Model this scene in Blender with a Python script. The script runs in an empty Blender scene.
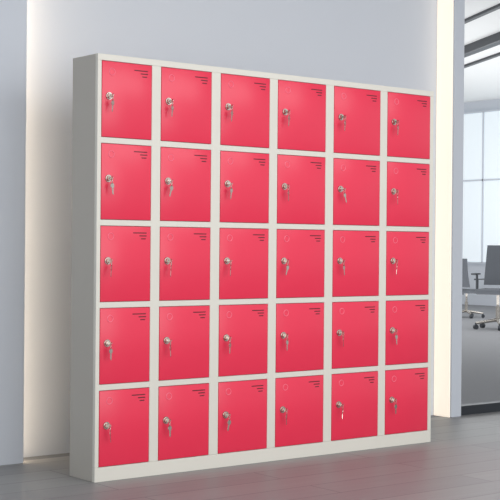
import bpy, bmesh, math, random
import numpy as np
from mathutils import Matrix, Vector
random.seed(4)
C = bpy.context.scene.collection
sc = bpy.context.scene
sc.view_settings.view_transform = 'Standard'

# ---- camera solve (level corridor camera looking at the locker bank)
H = 1.8
def proj(p, q):
    cx, cy, cz, th, pi_, ro, f = q[:7]
    fw = np.array([math.sin(th)*math.cos(pi_), math.cos(th)*math.cos(pi_), math.sin(pi_)])
    r0 = np.array([math.cos(th), -math.sin(th), 0]); u0 = np.cross(r0, fw)
    r = r0*math.cos(ro)+u0*math.sin(ro); u = -r0*math.sin(ro)+u0*math.cos(ro)
    d = np.array(p)-np.array([cx, cy, cz]); z = d@fw
    return 250+f*(d@r)/z, 250-f*(d@u)/z, r, u, fw
def res(q):
    W, D = q[7], q[8]
    obs = [((0,0,H),98,54.5,1),((0,0,0),94.5,484,1),((W,0,H),434,91.5,1),((W,0,0),430.5,442,1),
           ((0,D,H),72,52,.5),((0,D,0),70,471,.5)]
    o = []
    for p, x, y, w in obs:
        a = proj(p, q); o += [w*(a[0]-x), w*(a[1]-y)]
    o.append((q[6]-1300)/60); o.append(q[4]*200); o.append(q[5]*100)
    return np.array(o)
q = np.array([-2.836,-4.718,.97,math.radians(37.7),0,0,1300,1.935,.236])
lam = 1e-3
for it in range(80):
    r = res(q); J = np.zeros((len(r), 9))
    for i in range(9):
        h = 1e-5*max(1, abs(q[i])); qq = q.copy(); qq[i] += h
        J[:, i] = (res(qq)-r)/h
    A = J.T@J
    dq = np.linalg.solve(A+lam*np.diag(np.diag(A)), -J.T@r)
    if (res(q+dq)**2).sum() < (r**2).sum(): q = q+dq; lam = max(lam/3, 1e-9)
    else: lam *= 4
W, D = float(q[7]), float(q[8])

# ---- materials
def srgb(r, g, b):
    return tuple(((c/255)/12.92 if c/255 <= .04045 else ((c/255+.055)/1.055)**2.4) for c in (r, g, b))+(1,)
def mat(name, col, rough=.5, metal=0, noise=0, nscale=40, emit=0, bump=0, coat=0):
    m = bpy.data.materials.new(name); m.use_nodes = True
    nt = m.node_tree; b = nt.nodes['Principled BSDF']
    b.inputs['Base Color'].default_value = col; b.inputs['Roughness'].default_value = rough
    b.inputs['Metallic'].default_value = metal
    if coat: b.inputs['Coat Weight'].default_value = coat
    if emit:
        b.inputs['Emission Color'].default_value = col; b.inputs['Emission Strength'].default_value = emit
    if noise or bump:
        tc = nt.nodes.new('ShaderNodeTexCoord'); n = nt.nodes.new('ShaderNodeTexNoise')
        n.inputs['Scale'].default_value = nscale; n.inputs['Detail'].default_value = 4
        nt.links.new(tc.outputs['Object'], n.inputs['Vector'])
        if noise:
            mx = nt.nodes.new('ShaderNodeMix'); mx.data_type = 'RGBA'
            mx.inputs[6].default_value = tuple(c*(1-noise) for c in col[:3])+(1,)
            mx.inputs[7].default_value = tuple(min(1, c*(1+noise)) for c in col[:3])+(1,)
            nt.links.new(n.outputs['Fac'], mx.inputs[0]); nt.links.new(mx.outputs[2], b.inputs['Base Color'])
        if bump:
            bp = nt.nodes.new('ShaderNodeBump'); bp.inputs['Strength'].default_value = bump; bp.inputs['Distance'].default_value = .002
            nt.links.new(n.outputs['Fac'], bp.inputs['Height']); nt.links.new(bp.outputs['Normal'], b.inputs['Normal'])
    return m
M = {
 'red': mat('door_enamel', srgb(238,53,84), .3, 0, .06, 3, bump=.05),
 'redring': mat('door_emboss', srgb(250,112,136), .35, 0, .02, 5),
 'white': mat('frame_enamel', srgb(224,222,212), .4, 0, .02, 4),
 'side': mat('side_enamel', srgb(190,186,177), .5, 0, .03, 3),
 'dark': mat('slot_dark', srgb(76,20,32), .6, 0, .05, 30),
 'chrome': mat('chrome', srgb(200,194,186), .27, 1, .06, 60),
 'wall': mat('wall_paint', srgb(211,216,224), .75, 0, .01, 2, bump=.03),
 'panel': mat('panel_paint', srgb(204,210,219), .7, 0, .02, 2, bump=.03),
 'ceil': mat('ceiling_paint', srgb(236,238,238), .8, 0, .01, 3),
 'led': mat('led_diffuser', srgb(255,232,202), .5, 0, 0, 1, emit=8.5),
 'return_glow': mat('return_face_glow', srgb(255,242,224), .5, 0, 0, 1, emit=.55),
 'black': mat('black_aluminium', srgb(54,58,64), .4, .3, .05, 20),
 'carpet': mat('office_carpet', srgb(126,127,130), .9, 0, .08, 60),
 'fabric': mat('chair_mesh_fabric', srgb(86,90,96), .85, 0, .12, 120),
 'plast': mat('chair_plastic', srgb(60,64,70), .5, 0, .05, 30),
 'day': mat('daylight_pane', srgb(220,228,233), .5, 0, .02, 1, emit=.43),
}
def floor_mat():
    m = bpy.data.materials.new('floor_planks'); m.use_nodes = True; nt = m.node_tree; b = nt.nodes['Principled BSDF']
    tc = nt.nodes.new('ShaderNodeTexCoord'); br = nt.nodes.new('ShaderNodeTexBrick')
    br.inputs['Scale'].default_value = 1; br.inputs['Brick Width'].default_value = 1.4; br.inputs['Row Height'].default_value = .19
    br.inputs['Mortar Size'].default_value = .003
    br.inputs['Color1'].default_value = srgb(146,146,146); br.inputs['Color2'].default_value = srgb(136,136,137); br.inputs['Mortar'].default_value = srgb(108,108,108)
    nt.links.new(tc.outputs['Object'], br.inputs['Vector'])
    mp = nt.nodes.new('ShaderNodeMapping'); mp.inputs['Scale'].default_value = (1.2, 22, 1); nt.links.new(tc.outputs['Object'], mp.inputs['Vector'])
    n = nt.nodes.new('ShaderNodeTexNoise'); n.inputs['Scale'].default_value = 2; n.inputs['Detail'].default_value = 6; nt.links.new(mp.outputs['Vector'], n.inputs['Vector'])
    rp = nt.nodes.new('ShaderNodeMapRange'); rp.inputs[3].default_value = .86; rp.inputs[4].default_value = 1.1; nt.links.new(n.outputs['Fac'], rp.inputs[0])
    mx = nt.nodes.new('ShaderNodeMix'); mx.data_type = 'RGBA'; mx.blend_type = 'MULTIPLY'; mx.inputs[0].default_value = 1
    nt.links.new(br.outputs['Color'], mx.inputs[6]); nt.links.new(rp.outputs[0], mx.inputs[7]); nt.links.new(mx.outputs[2], b.inputs['Base Color'])
    b.inputs['Roughness'].default_value = .45; b.inputs['Specular IOR Level'].default_value = .35
    return m
def glass_mat():
    m = bpy.data.materials.new('clear_glass'); m.use_nodes = True; nt = m.node_tree
    for n in list(nt.nodes):
        if n.type == 'BSDF_PRINCIPLED': nt.nodes.remove(n)
    out = [n for n in nt.nodes if n.type == 'OUTPUT_MATERIAL'][0]
    t = nt.nodes.new('ShaderNodeBsdfTransparent'); t.inputs[0].default_value = (.93,.95,.96,1)
    g = nt.nodes.new('ShaderNodeBsdfGlossy'); g.inputs['Roughness'].default_value = .03
    mx = nt.nodes.new('ShaderNodeMixShader'); mx.inputs[0].default_value = .07
    nt.links.new(t.outputs[0], mx.inputs[1]); nt.links.new(g.outputs[0], mx.inputs[2]); nt.links.new(mx.outputs[0], out.inputs['Surface'])
    return m
M['floor'] = floor_mat(); M['glass'] = glass_mat()

# ---- mesh helpers
def box(bm, x0, x1, y0, y1, z0, z1, bev=0):
    r = bmesh.ops.create_cube(bm, size=1)
    vs = r['verts']
    bmesh.ops.scale(bm, vec=(x1-x0, y1-y0, z1-z0), verts=vs)
    bmesh.ops.translate(bm, vec=((x0+x1)/2, (y0+y1)/2, (z0+z1)/2), verts=vs)
    if bev:
        es = list({e for v in vs for e in v.link_edges})
        bmesh.ops.bevel(bm, geom=es, offset=bev, segments=2, affect='EDGES', profile=.5)
def cyl(bm, p0, p1, r0, r1=None, seg=16):
    p0, p1 = Vector(p0), Vector(p1); d = p1-p0
    mt = Matrix.Translation((p0+p1)/2) @ d.to_track_quat('Z', 'Y').to_matrix().to_4x4()
    bmesh.ops.create_cone(bm, cap_ends=True, segments=seg, radius1=r0, radius2=r0 if r1 is None else r1, depth=d.length, matrix=mt)
def torus(bm, R, r, mt, n=20, k=8):
    rows = []
    for i in range(n):
        a = 2*math.pi*i/n; row = []
        for j in range(k):
            b = 2*math.pi*j/k
            row.append(bm.verts.new(mt @ Vector(((R+r*math.cos(b))*math.cos(a), (R+r*math.cos(b))*math.sin(a), r*math.sin(b)))))
        rows.append(row)
    for i in range(n):
        for j in range(k):
            bm.faces.new((rows[i][j], rows[(i+1)%n][j], rows[(i+1)%n][(j+1)%k], rows[i][(j+1)%k]))
def prism(bm, pts, y0, y1):
    a = [bm.verts.new((x, y0, z)) for x, z in pts]; b = [bm.verts.new((x, y1, z)) for x, z in pts]
    n = len(pts); bm.faces.new(a); bm.faces.new(b[::-1])
    for i in range(n): bm.faces.new((a[i], b[i], b[(i+1)%n], a[(i+1)%n]))
def obj(name, bm, m, parent=None, loc=(0,0,0), smooth=False):
    bmesh.ops.recalc_face_normals(bm, faces=bm.faces)
    me = bpy.data.meshes.new(name); bm.to_mesh(me); bm.free(); me.materials.append(m)
    if smooth:
        for p in me.polygons: p.use_smooth = True
        me.set_sharp_from_angle(angle=math.radians(40))
    o = bpy.data.objects.new(name, me); C.objects.link(o); o.location = loc
    if parent: o.parent = parent
    return o
def bxo(name, m, dims, parent=None, bev=0):
    bm = bmesh.new(); box(bm, *dims, bev=bev); return obj(name, bm, m, parent)
def struct(o): o['kind'] = 'structure'; return o
def thing(name, label, cat, loc=(0,0,0), rz=0, group=None):
    o = bpy.data.objects.new(name, None); C.objects.link(o); o.location = loc; o.rotation_euler = (0,0,rz)
    o['label'] = label; o['category'] = cat
    if group: o['group'] = group
    return o

# ---- setting
YP, YW = .61, .75           # pilaster face, recessed wall
XL, XR, XC = -.005, 2.81, 2.895
HO = 3.6                    # office ceiling height
struct(bxo('floor', M['floor'], (-4, 15, -6.5, .67, -.05, 0)))
struct(bxo('floor', M['carpet'], (-4, 15, .67, 13, -.05, 0)))
struct(bxo('ceiling', M['ceil'], (-4, 6, -2.2, .7, 2.8, 2.9)))
struct(bxo('ceiling', M['ceil'], (2.0, 15, .84, 13, HO, HO+.1)))
struct(bxo('wall_back', M['wall'], (XL-.3, XR+.05, YW, YW+.1, 0, 2.8)))
struct(bxo('wall_left', M['panel'], (-4, XL, YP, YW-.0005, 0, 2.8), bev=.002))
struct(bxo('wall_right', M['panel'], (XR, XC, YP, YW+.1, 0, 2.8), bev=.002))
struct(bxo('wall_upper', M['panel'], (XC, 15, .70, .84, 2.8, HO)))
struct(bxo('trim_1', M['led'], (XL+.0005, XL+.012, YP+.03, YP+.06, .0, 2.8)))
struct(bxo('trim_2', M['return_glow'], (XR-.006, XR-.0005, YP+.012, YW-.004, .0, 2.8)))  # emissive sheet stands in for LED light washing the whole return face
# glazed partition right of the pilaster: open bay beside it, glazed bay further on
wn = bpy.data.objects.new('window_1', None); C.objects.link(wn); struct(wn)
bm = bmesh.new()
GX0, GX1, gy0, gy1 = XC, 5.2, .64, .70
box(bm, GX0, GX0+.03, gy0, gy1, 0, 2.8); box(bm, GX1-.05, GX1, gy0, gy1, 0, 2.8)
box(bm, GX0+.03, GX1-.05, gy0, gy1, 0, .055); box(bm, GX0+.03, GX1-.05, gy0, gy1, 2.74, 2.8)
box(bm, 4.0, 4.045, gy0, gy1, .055, 2.74)
box(bm, GX0+.043, GX0+.050, .665, .68, .055, 2.74)
obj('window_frame', bm, M['black'], wn)
bm = bmesh.new(); box(bm, 4.045, GX1-.05, .665, .672, .055, 2.74); obj('pane', bm, M['glass'], wn)
# office beyond
struct(bxo('wall_office', M['wall'], (14.5, 14.6, .7, 13, 0, HO)))
wf = bpy.data.objects.new('window_2', None); C.objects.link(wf); struct(wf)
bxo('pane', M['day'], (14.46, 14.499, 2, 12.5, .75, 3.4), wf)
bm = bmesh.new()
for k in range(8):
    y = 2.4+k*1.4; box(bm, 14.44, 14.459, y-.015, y+.015, .75, 3.4)
for z in (.75, 2.2, 3.4): box(bm, 14.44, 14.459, 2, 12.5, z-.014, z+.014)
obj('window_frame', bm, M['wall'], wf)
# dark tracks under the office ceiling
for (tx, ty, tw, th_) in ((9.56, 6.55, .06, .11), (8.05, 5.15, .03, .03), (10.9, 7.9, .03, .03)):
    bm = bmesh.new(); box(bm, -tw, tw, -4, 4, -th_, 0)
    tr = struct(obj('trim_3', bm, M['black'], None, (tx, ty, HO))); tr.rotation_euler = (0, 0, -math.atan2(.53, 1.11))

# ---- locker bank
lk = thing('locker_cabinet', 'large steel locker bank with thirty red doors in a pale grey frame', 'lockers')
cols = [(.0095,.1357),(.1592,.2952),(.3203,.4615),(.4854,.6337),(.6592,.8130),(.8369,.988)]
cols = [(a*W, b*W) for a, b in cols]
zb, zt, gr = .062, .027, .0245
dh = (H-zb-zt-4*gr)/5
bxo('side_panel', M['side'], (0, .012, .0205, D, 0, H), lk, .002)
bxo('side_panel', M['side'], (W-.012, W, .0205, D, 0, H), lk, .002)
bxo('top_panel', M['white'], (.0125, W-.0125, .0205, D-.0105, H-.015, H), lk)
bxo('base_panel', M['white'], (.0125, W-.0125, .0205, D-.0105, .045, .057), lk)
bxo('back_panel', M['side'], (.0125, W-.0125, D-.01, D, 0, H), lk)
bm = bmesh.new()
for k in range(7):
    x0 = 0 if k == 0 else cols[k-1][1]; x1 = W if k == 6 else cols[k][0]
    box(bm, x0, x1, 0, .02, zb, H-zt, .0015)
box(bm, 0, W, 0, .02, H-zt, H, .0015)
for k in range(1, 5):
    z = zb+k*dh+(k-1)*gr
    for a, b in cols: box(bm, a-.002, b+.002, .0006, .02, z, z+gr, .001)
obj('front_frame', bm, M['white'], lk)
bxo('plinth', M['white'], (0, W, 0, .02, 0, zb-.0004), lk, .0015)

KS = 1.08
def key_mesh():
    bm = bmesh.new()   # bow at top, blade hanging down, hole at origin
    pts = []
    for i in range(20):
        a = 2*math.pi*i/20; pts.append((KS*.0095*math.cos(a), KS*(-.006+.0105*math.sin(a))))
    prism(bm, pts, -.0012, .0012)
    prism(bm, [(KS*x, KS*z) for x, z in [(-.0035,-.016),(.0035,-.016),(.0035,-.024),(.0022,-.027),(.0035,-.030),(.002,-.034),(.003,-.037),(0,-.042),(-.0035,-.038)]], -.001, .001)
    return bm
def make_door(dw):
    bm = bmesh.new(); e = .0019
    box(bm, e, dw-e, -.001, .016, e, dh-e, .0018)
    d = obj('door', bm, M['red'], lk, smooth=True)
    bm = bmesh.new()
    torus(bm, .0140, .0020, Matrix.Translation((.2*dw, -.001, dh*.86)) @ Matrix.Rotation(math.pi/2, 4, 'X'))
    obj('number_ring', bm, M['redring'], d, smooth=True)
    bm = bmesh.new(); xr = dw*.91
    for i, (L, off) in enumerate(((.068, 0), (.036, 0), (.024, .004))):
        z = dh*.91-i*.0125; box(bm, xr-off-L, xr-off, -.0017, .001, z-.0020, z+.0020)
    o = obj('vent_slots', bm, M['dark'], d); o['label'] = 'three dark vent slots'
    bm = bmesh.new(); lx, lz = .14*dw, dh*.54
    cyl(bm, (lx, -.0005, lz), (lx, -.006, lz), .0165, .0155, 24); cyl(bm, (lx, -.006, lz), (lx, -.014, lz), .012, .011, 24)
    o = obj('lock', bm, M['chrome'], d, smooth=True); o['label'] = 'chrome cam lock'
    ky = -.033
    bm = key_mesh(); bmesh.ops.rotate(bm, cent=(0,0,0), matrix=Matrix.Rotation(math.radians(90), 3, 'Z'), verts=bm.verts)
    bmesh.ops.rotate(bm, cent=(0,0,0), matrix=Matrix.Rotation(math.radians(-90), 3, 'X'), verts=bm.verts)
    ys = [v.co.y for v in bm.verts]
    if abs(max(ys)) < abs(min(ys)):
        bmesh.ops.rotate(bm, cent=(0,0,0), matrix=Matrix.Rotation(math.pi, 3, 'Z'), verts=bm.verts)
    k1 = obj('key', bm, M['chrome'], d, (lx, ky, lz)); k1['label'] = 'key turned in the lock'; k1.rotation_euler = (0, .6, 0)
    bm = bmesh.new()
    torus(bm, .0115, .0011, Matrix.Translation((lx, ky, lz-.0115)) @ Matrix.Rotation(math.radians(62), 4, 'Z') @ Matrix.Rotation(math.pi/2, 4, 'X'))
    obj('key_ring', bm, M['chrome'], d, smooth=True)
    k2 = obj('key', key_mesh(), M['chrome'], d, (lx, ky, lz-.025)); k2.rotation_euler = (0, .1, .5); k2['label'] = 'spare key hanging from the ring'
    return d
for c in range(6):
    door0 = make_door(cols[c][1]-cols[c][0])
    for r in range(5):
        z = zb+(4-r)*(dh+gr)
        if r == 0: d = door0
        else:
            d = door0.copy(); C.objects.link(d); d.parent = lk
            for ch in door0.children:
                k = ch.copy(); C.objects.link(k); k.parent = d
                if k.get('label', '').startswith('spare'):
                    k.rotation_euler = (random.uniform(-.08,.08), random.uniform(-.4,.4), random.uniform(.1,1.0))
                elif k.get('label', '').startswith('key'):
                    k.rotation_euler = (0, random.uniform(.1,1.3), 0)
        d.location = (cols[c][0], 0, z)

# ---- office chairs
def make_chair():
    t = thing('office_chair', '', 'chair')
    bm = bmesh.new(); box(bm, -.24, .24, -.24, .24, .43, .50, .03); obj('seat', bm, M['fabric'], t, smooth=True)
    bm = bmesh.new()
    n = 8; rows = []
    for i in range(n+1):
        z = .54+.50*i/n; w = .23-.03*(i/n)**2; y = .20+.05*i/n+.03*math.sin(i/n*math.pi)
        rows.append([bm.verts.new((w*s, y-.05*(1-s*s)*-.6+dy, z)) for dy in (0, .035) for s in (-1,-.5,0,.5,1)])
    for i in range(n):
        a, b = rows[i], rows[i+1]
        for j in range(4):
            bm.faces.new((a[j],a[j+1],b[j+1],b[j])); bm.faces.new((a[5+j],b[5+j],b[6+j],a[6+j]))
        bm.faces.new((a[0],b[0],b[5],a[5])); bm.faces.new((a[4],a[9],b[9],b[4]))
    for rw in (rows[0], rows[-1]):
        for j in range(4): bm.faces.new((rw[j],rw[5+j],rw[6+j],rw[j+1]))
    obj('backrest', bm, M['fabric'], t, smooth=True)
    bm = bmesh.new(); cyl(bm, (0,.1,.42), (0,.27,.46), .02); cyl(bm, (0,.27,.45), (0,.29,.75), .018); obj('back_support', bm, M['plast'], t, smooth=True)
    for s in (-1, 1):
        bm = bmesh.new(); cyl(bm, (s*.2,.05,.44), (s*.28,.05,.46), .015); cyl(bm, (s*.28,.05,.45), (s*.28,.05,.67), .015); box(bm, s*.28-.03, s*.28+.03, -.15, .13, .668, .692, .01)
        obj('armrest', bm, M['plast'], t)
    bm = bmesh.new(); cyl(bm, (0,0,.09), (0,0,.28), .028); cyl(bm, (0,0,.28), (0,0,.43), .018); obj('gas_lift', bm, M['chrome'], t, smooth=True)
    bm = bmesh.new()
    for i in range(5):
        a = 2*math.pi*i/5; cyl(bm, (0,0,.12), (.29*math.cos(a), .29*math.sin(a), .075), .025, .016)
    obj('star_base', bm, M['chrome'], t, smooth=True)
    for i in range(5):
        a = 2*math.pi*i/5; x, y = .29*math.cos(a), .29*math.sin(a); u = Vector((-math.sin(a), math.cos(a), 0))*.022
        bm = bmesh.new(); cyl(bm, Vector((x,y,.03))-u, Vector((x,y,.03))+u, .03); cyl(bm, (x,y,.045), (x,y,.08), .01); obj('castor', bm, M['plast'], t, smooth=True)
    return t
ch = make_chair(); ch.location = (9.53, 6.13, 0); ch.rotation_euler = (0,0,math.radians(-62)); ch.scale = (1.0,)*3
ch['label'] = 'grey swivel office chair in the office, the nearer and larger, cut by the right edge'; ch['group'] = 'office chairs beyond the partition'
c2 = ch.copy(); C.objects.link(c2)
for k in ch.children:
    j = k.copy(); C.objects.link(j); j.parent = c2
c2.location = (11.22, 8.20, 0); c2.rotation_euler = (0,0,math.radians(95)); c2.scale = (.82,)*3
c2['label'] = 'smaller, farther grey swivel office chair just right of the black partition frame'

# ---- light
w = bpy.data.worlds.new('World'); sc.world = w; w.use_nodes = True
w.node_tree.nodes['Background'].inputs[0].default_value = (.97,.98,1,1); w.node_tree.nodes['Background'].inputs[1].default_value = .77
def area(name, loc, tgt, sx, sy, e, col=(1,1,1)):
    l = bpy.data.lights.new(name, 'AREA'); l.shape = 'RECTANGLE'; l.size = sx; l.size_y = sy; l.energy = e; l.color = col
    o = bpy.data.objects.new(name, l); C.objects.link(o); o.location = loc
    o.rotation_euler = (Vector(tgt)-Vector(loc)).to_track_quat('-Z', 'Y').to_euler()
area('ceiling_lamp', (1.4, -2.8, 2.75), (1.2, 0, .9), 4, 1, 38)
area('front_fill', (.0, -6.2, 1.8), (.9, 0, 1.0), 6, 2.4, 128)  # unseen fill added behind the camera to brighten wall and lockers
area('office_lamp', (9, 6, 3.5), (9, 6, 0), 6, 6, 190)
area('office_ceiling_fill', (10, 7, .3), (10, 7, 3.6), 7, 7, 230)  # added upward fill that brightens the office ceiling, not a fixture

# ---- camera
cam = bpy.data.cameras.new('Camera'); co = bpy.data.objects.new('Camera', cam); C.objects.link(co)
_, _, r, u, fw = proj((0,0,0), q)
co.matrix_world = Matrix(((r[0],u[0],-fw[0],q[0]),(r[1],u[1],-fw[1],q[1]),(r[2],u[2],-fw[2],q[2]),(0,0,0,1)))
cam.sensor_width = 36; cam.lens = float(q[6])*36/500
sc.camera = co
